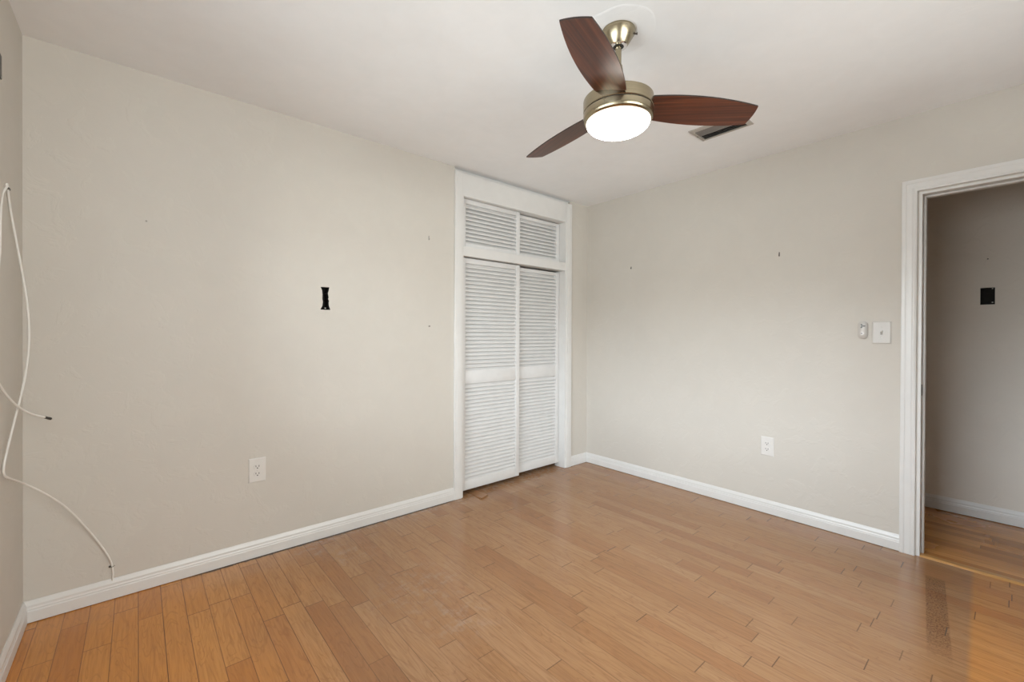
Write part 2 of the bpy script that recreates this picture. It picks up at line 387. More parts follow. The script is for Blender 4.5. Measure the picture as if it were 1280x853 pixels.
# hallway walls
hh = rect(0.096, 0.162, 1.424, 1.535)
bm = nb(); extrude_poly(bm, [rect(YH0, YH1, -0.05, H), hh], lambda a, b: Vector((XH, a, b)), X_ * 0.1); struct('wall_hall', bm, M['hall_wall'])
bm = nb(); box(bm, XB + WT, XH + 0.1, YH1, YH1 + 0.1, -0.05, H); struct('wall_hall_end', bm, M['hall_wall'])
bm = nb(); box(bm, XB + WT, XH + 0.1, YH0 - 0.1, YH0, -0.05, H); struct('wall_hall_near', bm, M['hall_wall'])
bm = nb(); box(bm, XB, XB + WT, YH0, YD - 0.1, 0, H); struct('wall_hall_side', bm, M['hall_wall'])
# closet interior
bm = nb(); y0 = YA + WT
box(bm, CX0 - 0.3, XB + WT, y0 + 0.6, y0 + 0.68, 0, H); box(bm, CX0 - 0.38, CX0 - 0.3, y0, y0 + 0.68, 0, H); box(bm, XB + WT - 0.07, XB + WT, y0, y0 + 0.6, 0, H)
struct('wall_closet', bm, M['wall'])

# windows with frame, two sashes and panes (a: along the wall, d: depth outwards from the room face)
def window(name, to, a0, a1, z0, z1):
    def bx(bm, aa, ab, da, db, za, zb, bev=0.0):
        p, q = to(aa, da), to(ab, db); box(bm, min(p[0], q[0]), max(p[0], q[0]), min(p[1], q[1]), max(p[1], q[1]), za, zb, bev)
    bm = nb()
    for a in ((a0, a0 + 0.04), (a1 - 0.04, a1)): bx(bm, a[0], a[1], 0.17, 0.09, z0, z1, 0.003)
    for a in ((z0, z0 + 0.04), (z1 - 0.04, z1)): bx(bm, a0 + 0.04, a1 - 0.04, 0.17, 0.09, a[0], a[1], 0.003)
    win = struct(name, bm, M['trim']); am = (a0 + a1) / 2
    for (a, b, d) in ((a0 + 0.042, am + 0.02, 0.155), (am - 0.02, a1 - 0.042, 0.125)):
        bm = nb()
        for q in ((a, a + 0.035), (b - 0.035, b)): bx(bm, q[0], q[1], d, d - 0.025, z0 + 0.042, z1 - 0.042, 0.003)
        for q in ((z0 + 0.042, z0 + 0.077), (z1 - 0.077, z1 - 0.042)): bx(bm, a + 0.036, b - 0.036, d, d - 0.025, q[0], q[1], 0.003)
        sash = obj('window_sash', bm, M['trim'], win)
        bm = nb(); bx(bm, a + 0.03, b - 0.03, d - 0.011, d - 0.014, z0 + 0.07, z1 - 0.07); obj('pane', bm, M['glass'], sash)
    bm = nb(); bx(bm, a0 - 0.03, a1 + 0.03, 0.09, -0.02, z0 - 0.03, z0 - 0.001, 0.004); obj('window_sill', bm, M['trim'], win)
window('window_1', lambda a, d: (XC - d, a), WY0, WY1, WZ0, WZ1)
window('window_fill', lambda a, d: (a, YD - d), W2X0, W2X1, W2Z0, W2Z1)  # out of view, added to brighten the room from behind
# roof overhang outside
bm = nb(); box(bm, XC - 0.95, XC - 0.2, YD - 0.6, YA + 0.6, 2.28, 2.40); struct('trim_6', bm, M['outside'])

# baseboards
BP = [(0, 0.003), (0.014, 0.003), (0.0145, 0.048), (0.012, 0.053), (0.0125, 0.058), (0.0105, 0.064), (0.0105, 0.073), (0.006, 0.084), (0.003, 0.091), (0, 0.091)]
bm = nb(); sweep_profile(bm, BP, (XC, YA, 0), (1.752, YA, 0), -Y_, m0=1); sweep_profile(bm, BP, (3.018, YA, 0), (XB, YA, 0), -Y_, m1=1); struct('baseboard_left', bm, M['trim'])
bm = nb(); sweep_profile(bm, BP, (XB, YA, 0), (XB, 0.424, 0), -X_, m0=1); sweep_profile(bm, BP, (XB, -0.50, 0), (XB, YD, 0), -X_, m1=1); struct('baseboard_right', bm, M['trim'])
bm = nb(); sweep_profile(bm, BP, (XC, YD, 0), (XC, YA, 0), X_, m0=1, m1=1); struct('baseboard_near_left', bm, M['trim'])
bm = nb(); sweep_profile(bm, BP, (XC, YD, 0), (XB, YD, 0), Y_, m0=1, m1=1); struct('baseboard_near', bm, M['trim'])
bm = nb(); HBP = [(a, b * 1.06) for a, b in BP]; sweep_profile(bm, HBP, (XH, YH0, 0), (XH, YH1, 0), -X_); struct('baseboard_hall', bm, M['trim'])

# doorway casing (moulded), jamb with stop, threshold
CP = [(0, 0), (0.014, 0), (0.016, 0.004), (0.016, 0.017), (0.0143, 0.020), (0.0143, 0.024), (0.015, 0.028), (0.0155, 0.044), (0.0138, 0.049), (0.0138, 0.053), (0.016, 0.057), (0.014, 0.064), (0, 0.066)]
def casing_run(bm, prof, base, along, length, outv, wide, mitre0, mitre1):
    """casing strip: base = inner corner, width grows along `wide`; mitre per unit of width"""
    A = [bm.verts.new(base + outv * a + wide * w - along * (w * mitre0)) for a, w in prof]
    B = [bm.verts.new(base + along * length + outv * a + wide * w + along * (w * mitre1)) for a, w in prof]
    n = len(prof)
    for i in range(n): bm.faces.new((A[i], A[(i + 1) % n], B[(i + 1) % n], B[i]))
    bm.faces.new(A); bm.faces.new(B[::-1]); bmesh.ops.recalc_face_normals(bm, faces=bm.faces)
IY0, IY1, IZ1 = DY0 - 0.005, DY1 + 0.005, DZ1 + 0.005
CPr = [(a, 0.066 - w) for a, w in CP]
bm = nb()
casing_run(bm, CPr, Vector((XB, IY1, 0.0005)), Z_, IZ1, -X_, Y_, 0, 1)
casing_run(bm, CPr, Vector((XB, IY0, 0.0005)), Z_, IZ1, -X_, -Y_, 0, 1)
casing_run(bm, CPr, Vector((XB, IY0, IZ1)), Y_, IY1 - IY0, -X_, Z_, 1, 1)
struct('trim_1', bm, M['trim'])
bm = nb(); JX0, JX1 = XB - 0.002, XB + WT + 0.002
box(bm, JX0, JX1, DY1 - 0.013, DY1 + 0.0, 0.001, DZ1, 0.0015); box(bm, JX0, JX1, DY0, DY0 + 0.013, 0.001, DZ1, 0.0015); box(bm, JX0, JX1, DY0 + 0.013, DY1 - 0.013, DZ1 - 0.013, DZ1, 0.0015)
sx0, sx1 = XB + 0.045, XB + 0.08
box(bm, sx0, sx1, DY1 - 0.024, DY1 - 0.0135, 0.001, DZ1 - 0.014, 0.002); box(bm, sx0, sx1, DY0 + 0.0135, DY0 + 0.024, 0.001, DZ1 - 0.014, 0.002); box(bm, sx0, sx1, DY0 + 0.024, DY1 - 0.024, DZ1 - 0.024, DZ1 - 0.0135, 0.002)
jamb = struct('trim_2', bm, M['trim'])
bm = nb(); box(bm, XB + 0.012, XB + 0.036, DY1 - 0.0145, DY1 - 0.0128, 0.885, 0.945); box(bm, XB + 0.017, XB + 0.030, DY1 - 0.0155, DY1 - 0.0145, 0.90, 0.93); obj('strike_plate', bm, M['dark_metal'], jamb)
bm = nb(); sweep_profile(bm, [(0.002, -0.001), (-0.05, -0.001), (-0.05, 0.003), (-0.042, 0.009), (-0.008, 0.009), (0.002, 0.002)], (XB, DY0 + 0.013, 0), (XB, DY1 - 0.013, 0), -X_); struct('trim_3', bm, M['threshold'])

# the room door, swung open into the room on its right-hand hinges
bm = nb(); DL = 0.745
box(bm, XB - 0.006 - DL, XB - 0.006, DY0 - 0.026, DY0 + 0.009, 0.010, DZ1 - 0.018, 0.002)
door = struct('door_1', bm, M['trim'])
for (pa, pb, za, zb) in [(a, b, c, d) for a, b in ((0.10, 0.34), (0.405, 0.645)) for c, d in ((0.20, 0.85), (1.02, 1.85))]:
    for yy in ((DY0 - 0.028, DY0 - 0.0255), (DY0 + 0.0085, DY0 + 0.011)):
        bm = nb(); box(bm, XB - 0.006 - pb, XB - 0.006 - pa, yy[0], yy[1], za, zb, 0.001); obj('panel', bm, M['trim'], door)
for sy in (-1, 1):
    bm = nb(); lathe(bm, [(0, 0.058), (0.016, 0.056), (0.026, 0.046), (0.026, 0.038), (0.012, 0.026), (0.011, 0.008), (0.030, 0.006), (0.031, 0.0), (0, 0.0)], 24)
    bmesh.ops.rotate(bm, cent=(0, 0, 0), matrix=Matrix.Rotation(-sy * PI / 2, 3, 'X'), verts=bm.verts)
    bmesh.ops.translate(bm, vec=(XB - 0.006 - DL + 0.06, DY0 - 0.0085 + sy * 0.0175, 0.92), verts=bm.verts); obj('door_knob', bm, M['brass'], door, 40)

# closet surround: casing, header board, middle rail, jamb lining
bm = nb()
yo = YA
def board(x0, x1, z0, z1, yf, yb=YA, bev=0.003): box(bm, x0, x1, yf, yb, z0, z1, bev)
board(1.750, CX0 + 0.002, 0.001, 2.408, YA - 0.018); board(1.768, 1.800, 0.02, 2.40, YA - 0.0205, YA - 0.0175, 0.0012)
board(CX1 - 0.002, 3.020, 0.001, 2.408, YA - 0.018); board(CX1 + 0.018, 3.006, 0.02, 2.40, YA - 0.0205, YA - 0.0175, 0.0012)
board(CX0 + 0.0025, CX1 - 0.0025, 2.236, 2.406, YA - 0.014)                       # header board
box(bm, 1.757, 3.013, YA + 0.03, YA + WT, CZ1 + 0.0005, H)
trim4 = struct('trim_4', bm, M['trim'])
bm = nb()
box(bm, CX0, CX0 + 0.016, YA - 0.012, YA + WT, 0.001, CZ1, 0.0015); box(bm, CX1 - 0.016, CX1, YA - 0.012, YA + WT, 0.001, CZ1, 0.0015); box(bm, CX0 + 0.016, CX1 - 0.016, YA + 0.0, YA + WT, CZ1 - 0.009, CZ1, 0.001)
box(bm, CX0 + 0.016, CX1 - 0.016, YA - 0.010, YA + WT, 1.797, 1.868, 0.002)         # rail between the two tiers
struct('trim_5', bm, M['trim'])

# ================================================================== CEILING FAN
FX, FY = 1.4758, 1.0614
fan = thing('ceiling_fan', 'three-blade ceiling fan of brushed brass with dark walnut blades and a lit round lamp', 'ceiling fan', (FX, FY, H))
def fpart(name, prof, mat, parent=fan, sm=35, seg=64):
    bm = nb(); lathe(bm, [(r, z - H) for r, z in prof], seg); return obj(name, bm, mat, parent, sm)
canopy = fpart('canopy', [(0.0, 2.440), (0.0665, 2.440), (0.0675, 2.437), (0.0668, 2.430), (0.0385, 2.3845), (0.036, 2.381), (0.0, 2.381)], M['brass'])
fpart('canopy_ring', [(0.0345, 2.3815), (0.0345, 2.3795), (0.032, 2.3775), (0.0215, 2.3775), (0.020, 2.381), (0.0, 2.381)], M['chrome'])
bm = nb(); lathe(bm, [(0.0, 2.381 - H), (0.0198, 2.3812 - H), (0.0198, 2.3776 - H), (0.0, 2.3770 - H)], 32); obj('hanger_bearing', bm, M['slot'], fan, 35)
fpart('downrod', [(0.0, 2.379), (0.0125, 2.379), (0.0125, 2.185), (0.0, 2.185)], M['brass'], seg=32)
fpart('coupling_cover', [(0.0135, 2.303), (0.016, 2.301), (0.020, 2.270), (0.026, 2.225), (0.031, 2.192), (0.034, 2.176), (0.0, 2.174)], M['brass'], seg=40)
for a, z in ((-0.82, 2.421),):
    d = Vector((math.cos(a), math.sin(a), 0)); bm = nb(); p = d * 0.058 + Z_ * (z + 0.006 - H)
    cyl(bm, p, p + d * 0.014, 0.0028, 12); cyl(bm, p + d * 0.014, p + d * 0.017, 0.0045, 12); obj('canopy_screw', bm, M['dark_metal'], canopy, 35)
RH = 0.1385
fpart('motor_housing', [(0.0, 2.176), (0.060, 2.1745), (0.118, 2.1685), (0.131, 2.1665), (0.1325, 2.1635), (RH, 2.1615), (RH + 0.0005, 2.158), (RH, 2.118), (RH - 0.002, 2.1155), (0.0, 2.1155)], M['brass'])
bm = nb(); lathe(bm, [(RH - 0.0035, 2.1150 - H), (RH - 0.0035, 2.1120 - H)], 64); obj('shadow_gap', bm, M['slot'], fan, 35)
fpart('light_ring', [(0.0, 2.1125), (RH - 0.002, 2.1125), (RH, 2.110), (RH, 2.093), (RH - 0.0015, 2.084), (RH - 0.005, 2.0770), (RH - 0.0105, 2.0735), (0.0, 2.0735)], M['brass'])
dome = [(0.1268, 2.0740), (0.1268, 2.0722)] + [(0.1264 * math.cos(t), 2.071 - 0.047 * math.sin(t)) for t in [PI / 2 * i / 12 for i in range(1, 13)]]
dome[-1] = (0.0, dome[-1][1])
fpart('light_shade', dome, M['lamp'], sm=60)
# blades (local x runs along the blade)
def blade_mesh():
    T = math.tan(-0.2374); z0 = 2.1402 - H; th = 0.0055
    s1, t1, s2, t2, s3, t3, s4, t4 = 0.5515, 0.1266, 0.5617, 0.0272, 0.1231, 0.0776, 0.1332, -0.0429
    N = 22; lo, hi = [], []
    for i in range(N + 1):
        u = i / N; bu = 4 * u * (1 - u)
        lo.append((s4 + (s2 - s4) * u, t4 + (t2 - t4) * u - 0.020 * bu)); hi.append((s3 + (s1 - s3) * u, t3 + (t1 - t3) * u + 0.020 * bu))
    K = 8; bm = nb(); grid = {}
    for i in range(N + 1):
        for j in range(K + 1):
            v = j / K; s_ = lo[i][0] + (hi[i][0] - lo[i][0]) * v; t_ = lo[i][1] + (hi[i][1] - lo[i][1]) * v
            if i == N: s_ += 0.006 * 4 * v * (1 - v)
            z = z0 + t_ * T
            grid[i, j, 0] = bm.verts.new((s_, t_, z)); grid[i, j, 1] = bm.verts.new((s_, t_, z + th))
    for i in range(N):
        for j in range(K):
            bm.faces.new((grid[i, j, 0], grid[i, j + 1, 0], grid[i + 1, j + 1, 0], grid[i + 1, j, 0]))
            bm.faces.new((grid[i, j, 1], grid[i + 1, j, 1], grid[i + 1, j + 1, 1], grid[i, j + 1, 1]))
    side = []
    for i in range(N):
        for j in (0, K): side.append(bm.faces.new((grid[i, j, 0], grid[i + 1, j, 0], grid[i + 1, j, 1], grid[i, j, 1])))
    for j in range(K):
        for i in (0, N): side.append(bm.faces.new((grid[i, j, 0], grid[i, j + 1, 0], grid[i, j + 1, 1], grid[i, j, 1])))
    for f in side: f.material_index = 1
    bmesh.ops.recalc_face_normals(bm, faces=bm.faces)
    return bm
b0 = obj('blade', blade_mesh(), [M['blade'], M['blade_edge']], fan, 40)
b0.rotation_euler.z = -2.8727
for k in (1, 2):
    b = b0.copy(); COL.objects.link(b); b.parent = fan; b.rotation_euler.z = -2.8727 + k * 2 * PI / 3

# round plaster patch round the canopy
bm = nb(); prof = [(0.069, 2.4398), (0.069, 2.4386), (0.12, 2.4386), (0.130, 2.4388), (0.1385, 2.4389), (0.1440, 2.4398)]
lathe(bm, [(r * (1 if r < 0.1 else 1), z) for r, z in prof], 72, FX, FY - 0.004)
for v in bm.verts:
    d = Vector((v.co.x - FX, v.co.y - FY))
    if d.length > 0.1:
        a = math.atan2(d.y, d.x); f = 1 + 0.025 * math.sin(3 * a + 1) + 0.012 * math.sin(7 * a); v.co.x = FX + d.x * f; v.co.y = FY + d.y * f
tag(obj('ceiling_patch', bm, M['ceiling'], None, 50), 'round white plaster patch on the ceiling around the fan mount', 'ceiling patch')

# ================================================================== CEILING VENT
VX0, VX1, VY0, VY1 = 2.511, 2.702, 1.001, 1.300
vent = thing('ceiling_vent', 'greyish metal air vent set in the ceiling behind the right fan blade', 'air vent', ((VX0 + VX1) / 2, (VY0 + VY1) / 2, H))
cx, cy = (VX0 + VX1) / 2, (VY0 + VY1) / 2; hx, hy = (VX1 - VX0) / 2, (VY1 - VY0) / 2
bm = nb(); ix, iy = hx - 0.026, hy - 0.026
pr = [(hx, hy, -0.0005), (hx - 0.002, hy - 0.002, -0.005), (ix + 0.004, iy + 0.004, -0.011), (ix, iy, -0.010), (ix, iy, -0.0015)]
rg = [[bm.verts.new((sx * a, sy * b, z)) for sx, sy in ((-1, -1), (1, -1), (1, 1), (-1, 1))] for a, b, z in pr]
for a, b in zip(rg, rg[1:]):
    for i in range(4): bm.faces.new((a[i], a[(i + 1) % 4], b[(i + 1) % 4], b[i]))
bmesh.ops.recalc_face_normals(bm, faces=bm.faces)
obj('frame', bm, M['vent'], vent)
bm = nb(); box(bm, -ix, ix, -iy, iy, -0.0016, -0.0006); obj('backing', bm, M['void'], vent)
bm = nb(); ns = 8
for i in range(ns):
    x = -ix + 0.010 + i * (2 * ix - 0.020) / (ns - 1); lean = 0.0075 if i < ns * 0.4 else -0.0075
    vs = [bm.verts.new(p) for p in ((x - lean, -iy, -0.002), (x - lean, iy, -0.002), (x + lean, iy, -0.0125), (x + lean, -iy, -0.0125))]
    f = bm.faces.new(vs); e = bmesh.ops.extrude_face_region(bm, geom=[f]); bmesh.ops.translate(bm, vec=(0.0012, 0, 0), verts=[v for v in e['geom'] if isinstance(v, bmesh.types.BMVert)])
bmesh.ops.recalc_face_normals(bm, faces=bm.faces); obj('louver_slats', bm, M['vent_slat'], vent)
for sy in (-1, 1):
    bm = nb(); lathe(bm, [(0.0, -0.0105), (0.003, -0.010), (0.004, -0.0085), (0.004, -0.004), (0, -0.004)], 12, 0, sy * (hy - 0.013)); obj('screw', bm, M['dark_metal'], vent, 40)

# ================================================================== CLOSET DOORS (two tiers of louvred sliding doors)
def louvre_door(label, x0, x1, z0, z1, yf, fields, pitch, group):
    t = thing('closet_door', label, 'closet door', ((x0 + x1) / 2, yf, z0), group=group)
    ox, oz = (x0 + x1) / 2, z0; th = 0.028; sw = 0.042
    bm = nb(); w = (x1 - x0) / 2
    box(bm, -w, -w + sw, 0, th, 0, z1 - z0, 0.0025); box(bm, w - sw, w, 0, th, 0, z1 - z0, 0.0025)
    zs = [z0] + [v for f in fields for v in f] + [z1]
    for a, b in zip(zs[0::2], zs[1::2]): box(bm, -w + sw, w - sw, 0.001, th - 0.001, a - z0, b - z0, 0.002)
    obj('frame', bm, M['louver'], t, 40)
    for a, b in fields:
        n = max(1, round((b - a) / pitch)); p = (b - a) / n; bm = nb()
        for i in range(n):
            zc = a - z0 + (i + 0.5) * p
            # slat: front edge low, back edge high
            prof = [(0.0015, -0.30 * p), (0.0015, -0.58 * p), (0.004, -0.62 * p), (0.0265, 0.30 * p), (0.0265, 0.52 * p), (0.0235, 0.58 * p)]
            A = [bm.verts.new((-w + sw, y, zc + z)) for y, z in prof]; B = [bm.verts.new((w - sw, y, zc + z)) for y, z in prof]
            m = len(prof)
            for q in range(m): bm.faces.new((A[q], A[(q + 1) % m], B[(q + 1) % m], B[q]))
            bm.faces.new(A); bm.faces.new(B[::-1])
        bmesh.ops.recalc_face_normals(bm, faces=bm.faces); obj('louver_slats', bm, M['louver'], t)
    return t
DYF, DYB = 2.712, 2.748
XL0, XL1 = CX0 + 0.018, 2.419
XR0, XR1 = 2.372, CX1 - 0.018
low = [(0.100, 0.838), (0.932, 1.752)]
G1, G2 = 'tall louvered closet doors', 'small louvered doors above the closet'
louvre_door('tall white louvered closet door on the left, standing in front of its twin', XL0, XL1, 0.034, 1.790, DYF, low, 0.0300, G1)
louvre_door('tall white louvered closet door on the right, next to the far corner', XR0, XR1, 0.040, 1.782, DYB, low, 0.0300, G1)
up = [(1.896, 2.200)]
louvre_door('short white louvered door above the left tall closet door', XL0, XL1, 1.870, 2.234, DYF, up, 0.0305, G2)
louvre_door('short white louvered door above the right tall closet door, set further back', XR0, XR1, 1.870, 2.228, DYB, up, 0.0305, G2)

# ================================================================== OUTLETS, SWITCH, REMOTE  (local: x right, z up, -y out of the wall)
def plate(bm, w, h, d=0.006):
    vs0 = [(-w, -h), (w, -h), (w, h), (-w, h)]; ins = 0.005
    rings = [[bm.verts.new((x, 0, z)) for x, z in vs0], [bm.verts.new((x, -d * 0.55, z)) for x, z in vs0],
             [bm.verts.new((x - math.copysign(ins, x), -d, z - math.copysign(ins, z))) for x, z in vs0]]
    for a, b in zip(rings, rings[1:]):
        for i in range(4): bm.faces.new((a[i], a[(i + 1) % 4], b[(i + 1) % 4], b[i]))
    bm.faces.new(rings[-1]); bm.faces.new(rings[0][::-1]); bmesh.ops.recalc_face_normals(bm, faces=bm.faces)
def screw(parent, x, z, y, r=0.0032):
    bm = nb(); lathe(bm, [(0, 0.0018), (r * 0.7, 0.0014), (r, 0.0), (r, -0.002), (0, -0.002)], 14)
    bmesh.ops.rotate(bm, cent=(0, 0, 0), matrix=Matrix.Rotation(PI / 2, 3, 'X'), verts=bm.verts); bmesh.ops.translate(bm, vec=(x, y, z), verts=bm.verts)
    return obj('screw', bm, M['plastic'], parent, 40)
def outlet(label, loc, rotz, w, h):
    t = thing('wall_outlet', label, 'outlet', loc, (0, 0, rotz), 'duplex wall outlets')
    bm = nb(); plate(bm, w, h); obj('cover_plate', bm, M['plastic'], t)
    for zc in (0.0195, -0.0195):
        bm = nb(); pts = []
        for i in range(32):
            a = 2 * PI * i / 32; pts.append((0.0172 * math.cos(a), max(-0.0125, min(0.0125, 0.0172 * math.sin(a))) + zc))
        vs = [bm.verts.new((x, -0.0055, z)) for x, z in pts]; ve = [bm.verts.new((x * 0.97, -0.0082, zc + (z - zc) * 0.97)) for x, z in pts]
        for i in range(32): bm.faces.new((vs[i], vs[(i + 1) % 32], ve[(i + 1) % 32], ve[i]))
        bm.faces.new(ve); bmesh.ops.recalc_face_normals(bm, faces=bm.faces)
        sk = obj('socket', bm, M['plastic'], t)
        bm = nb(); box(bm, -0.0088, -0.0060, -0.0088, -0.0078, zc - 0.001, zc + 0.008); box(bm, 0.0060, 0.0088, -0.0088, -0.0078, zc - 0.002, zc + 0.008)
        ring = [(0.0032 * math.cos(a), zc - 0.0075 + 0.0032 * math.sin(a)) for a in [2 * PI * i / 12 for i in range(12)]]
        extrude_poly(bm, [ring], lambda a, b: Vector((a, -0.0088, b)), Y_ * 0.001)
        obj('slots', bm, M['slot'], sk)
    screw(t, 0, 0, -0.0062)
    return t
outlet('white duplex outlet low on the left wall, below the torn wall hole', (0.4915, YA, 0.4715), 0, 0.041, 0.065)
outlet('white duplex outlet low on the right wall, between the far corner and the doorway', (XB, 1.108, 0.4575), -PI / 2, 0.040, 0.0640)

sw = thing('light_switch', 'white toggle light switch plate beside the doorway casing', 'light switch', (XB, 0.5105, 1.232), (0, 0, -PI / 2))
bm = nb(); plate(bm, 0.0425, 0.064); obj('cover_plate', bm, M['switch_plastic'], sw)
bm = nb(); box(bm, -0.0052, 0.0052, -0.0068, -0.0058, -0.0125, 0.0125); obj('toggle_slot', bm, M['anchor'], sw)
bm = nb(); box(bm, -0.0040, 0.0040, -0.018, -0.006, -0.002, 0.008, 0.0015)
bmesh.ops.rotate(bm, cent=(0, -0.006, 0.003), matrix=Matrix.Rotation(-0.55, 3, 'X'), verts=bm.verts); obj('toggle', bm, M['plastic'], sw, 40)
for z in (0.030, -0.030): screw(sw, 0, z, -0.0062)

rm = thing('fan_remote', 'small white oval fan remote in a wall cradle left of the light switch', 'remote control', (XB, 0.5955, 1.247), (0, 0, -PI / 2))
def capsule(w, h, n=16):
    r = w; out = []
    for i in range(n + 1): a = PI * i / n; out.append((r * math.cos(a), h - r + r * math.sin(a)))
    for i in range(n + 1): a = PI + PI * i / n; out.append((r * math.cos(a), -h + r + r * math.sin(a)))
    return out
def slab(bm, pts, y0, y1, ins):
    A = [bm.verts.new((x, y0, z)) for x, z in pts]; n = len(pts)
    cz = sum(z for x, z in pts) / n
    B = [bm.verts.new((x, y1 + ins * 0.6, z)) for x, z in pts]; Cc = [bm.verts.new((x * (1 - ins * 25), y1, cz + (z - cz) * (1 - ins * 11))) for x, z in pts]
    for P, Q in ((A, B), (B, Cc)):
        for i in range(n): bm.faces.new((P[i], P[(i + 1) % n], Q[(i + 1) % n], Q[i]))
    bm.faces.new(Cc); bm.faces.new(A[::-1]); bmesh.ops.recalc_face_normals(bm, faces=bm.faces)
bm = nb(); slab(bm, capsule(0.0225, 0.052), 0, -0.012, 0.003); obj('cradle', bm, M['switch_plastic'], rm, 50)
bm = nb(); slab(bm, capsule(0.0185, 0.046), -0.0115, -0.019, 0.003); body = obj('remote_body', bm, M['switch_plastic'], rm, 50)
bm = nb()
for i in range(3):                                                     # three-petal fan mark
    a0 = PI / 2 + i * 2 * PI / 3 + 0.5; ring = []
    for q in range(12):
        t = 2 * PI * q / 12; px, pz = 0.0075 + 0.0068 * math.cos(t), 0.0042 * math.sin(t)
        ring.append((px * math.cos(a0) - pz * math.sin(a0), 0.024 + px * math.sin(a0) + pz * math.cos(a0)))
    extrude_poly(bm, [ring], lambda a, b: Vector((a, -0.0197, b)), Y_ * 0.001)
obj('fan_button', bm, M['grey_plastic'], body)
bm = nb(); extrude_poly(bm, [[(0.009 * math.cos(a) , -0.020 + 0.009 * math.sin(a)) for a in [2 * PI * i / 24 for i in range(24)]]], lambda a, b: Vector((a, -0.0200, b)), Y_ * 0.0012); obj('light_button', bm, M['plastic'], body)
bm = nb(); box(bm, -0.0075, 0.0005, -0.0206, -0.0198, -0.0225, -0.0165); obj('indicator', bm, M['grey_plastic'], body)

# ================================================================== OPEN WALL BOXES
def open_box(label, loc, rotz, loop, depth, screws):
    t = thing('junction_box', label, 'junction box', loc, (0, 0, rotz), 'open wall boxes'); bm = nb(); n = len(loop); fr = 0.002
    cxm = sum(a for a, b in loop) / n; czm = sum(b for a, b in loop) / n
    lp = [(cxm + (a - cxm) * 0.985, czm + (b - czm) * 0.992) for a, b in loop]
    A = [bm.verts.new((a, fr, b)) for a, b in lp]; B = [bm.verts.new((a, depth, b)) for a, b in lp]
    for i in range(n): bm.faces.new((A[i], B[i], B[(i + 1) % n], A[(i + 1) % n]))
    es = [bm.edges.get((B[i], B[(i + 1) % n])) for i in range(n)]
    bmesh.ops.triangle_fill(bm, edges=es, use_beauty=True); obj('box', bm, M['black'], t)
    for x, z in screws:
        bm = nb(); box(bm, x - 0.006, x + 0.006, 0.004, 0.006, z - 0.004, z + 0.004, 0.001); tb = obj('mounting_tab', bm, M['dark_metal'], t)
        bm = nb(); lathe(bm, [(0, 0.002), (0.002, 0.0015), (0.003, 0.0), (0.003, -0.002), (0, -0.002)], 12)
        bmesh.ops.rotate(bm, cent=(0, 0, 0), matrix=Matrix.Rotation(PI / 2, 3, 'X'), verts=bm.verts); bmesh.ops.translate(bm, vec=(x, 0.004, z), verts=bm.verts); obj('screw', bm, M['steel'], tb, 40)
    return t
hc = (0.847, 1.423)
open_box('black hourglass-shaped hole of an old switch box in the left wall', (hc[0], YA, hc[1]), 0, [(a - hc[0], b - hc[1]) for a, b in hole], 0.07, [(0.0, -0.058)])
open_box('square black open box in the hallway wall seen through the doorway', (XH, 0.129, 1.4795), -PI / 2, rect(-0.033, 0.033, -0.0555, 0.0555), 0.06, [(0.022, 0.049), (0.022, -0.042)])

# ================================================================== NAILS AND HOOKS
def nail(label, loc, out, r=0.004, l=0.012, mat='nail'):
    p = Vector(loc); bm = nb(); d = out
    cyl(bm, -d * 0.01, d * l, r * 0.5, 10); cyl(bm, d * l, d * (l + 0.002), r, 12)
    o = obj('nail', bm, M[mat], None, 40); o.location = p
    return tag(o, label, 'nail', 'nails left in the walls')
def hook(label, loc, rotz, h, mat='nail', w=0.003):
    t = thing('picture_hook', label, 'picture hook', loc, (0, 0, rotz), 'picture hooks left in the walls')
    bm = nb(); box(bm, -w, w, -0.0025, 0.002, -h, h, 0.001); obj('strip', bm, M[mat], t)
    bm = nb(); tube(bm, catmull([(0, -0.002, -h * 0.8), (0, -0.007, -h * 0.95), (0, -0.010, -h * 0.6), (0, -0.011, -h * 0.2)], 6), 0.0014, 8); obj('hook', bm, M[mat], t)
    return t
nail('tiny dark nail in the left wall, left of the closet at mid height', (1.543, YA, 1.269), -Y_)
nail('tiny nail in the hallway wall above the square open box', (XH, 0.129, 1.724), -X_)
nail('faint pale nail in the left wall, high above the outlet', (0.031, YA, 1.739), -Y_, 0.004, 0.008, 'anchor')
hook('small pale hook high on the left wall beside the closet frame', (1.542, YA, 1.886), 0, 0.015, 'anchor', 0.003)
hook('small dark hook on the right wall, the one nearer the far corner', (XB, 2.197, 1.800), -PI / 2, 0.010)
hook('small dark hook on the right wall, the one straight above the outlet', (XB, 1.043, 1.758), -PI / 2, 0.014)

# ================================================================== CURTAIN BRACKET AT THE LEFT EDGE
br = thing('curtain_bracket', 'grey metal curtain bracket on the window wall at the left edge', 'curtain bracket', (XC, 2.29, 2.13), (0, 0, PI / 2))
bm = nb(); box(bm, -0.135, 0.016, -0.004, -0.0002, -0.042, 0.040, 0.0015); obj('back_plate', bm, M['dark_metal'], br)
bm = nb(); box(bm, -0.132, -0.118, -0.016, -0.004, 0.0, 0.008, 0.001); box(bm, -0.132, -0.118, -0.020, -0.0155, 0.0, 0.024, 0.001); obj('arm', bm, M['dark_metal'], br)
bm = nb(); lathe(bm, [(0, 0.0025), (0.003, 0.002), (0.004, 0), (0.004, -0.001), (0, -0.001)], 12); bmesh.ops.rotate(bm, cent=(0, 0, 0), matrix=Matrix.Rotation(PI / 2, 3, 'X'), verts=bm.verts); bmesh.ops.translate(bm, vec=(0.012, -0.004, -0.034), verts=bm.verts); obj('screw', bm, M['steel'], br, 40)

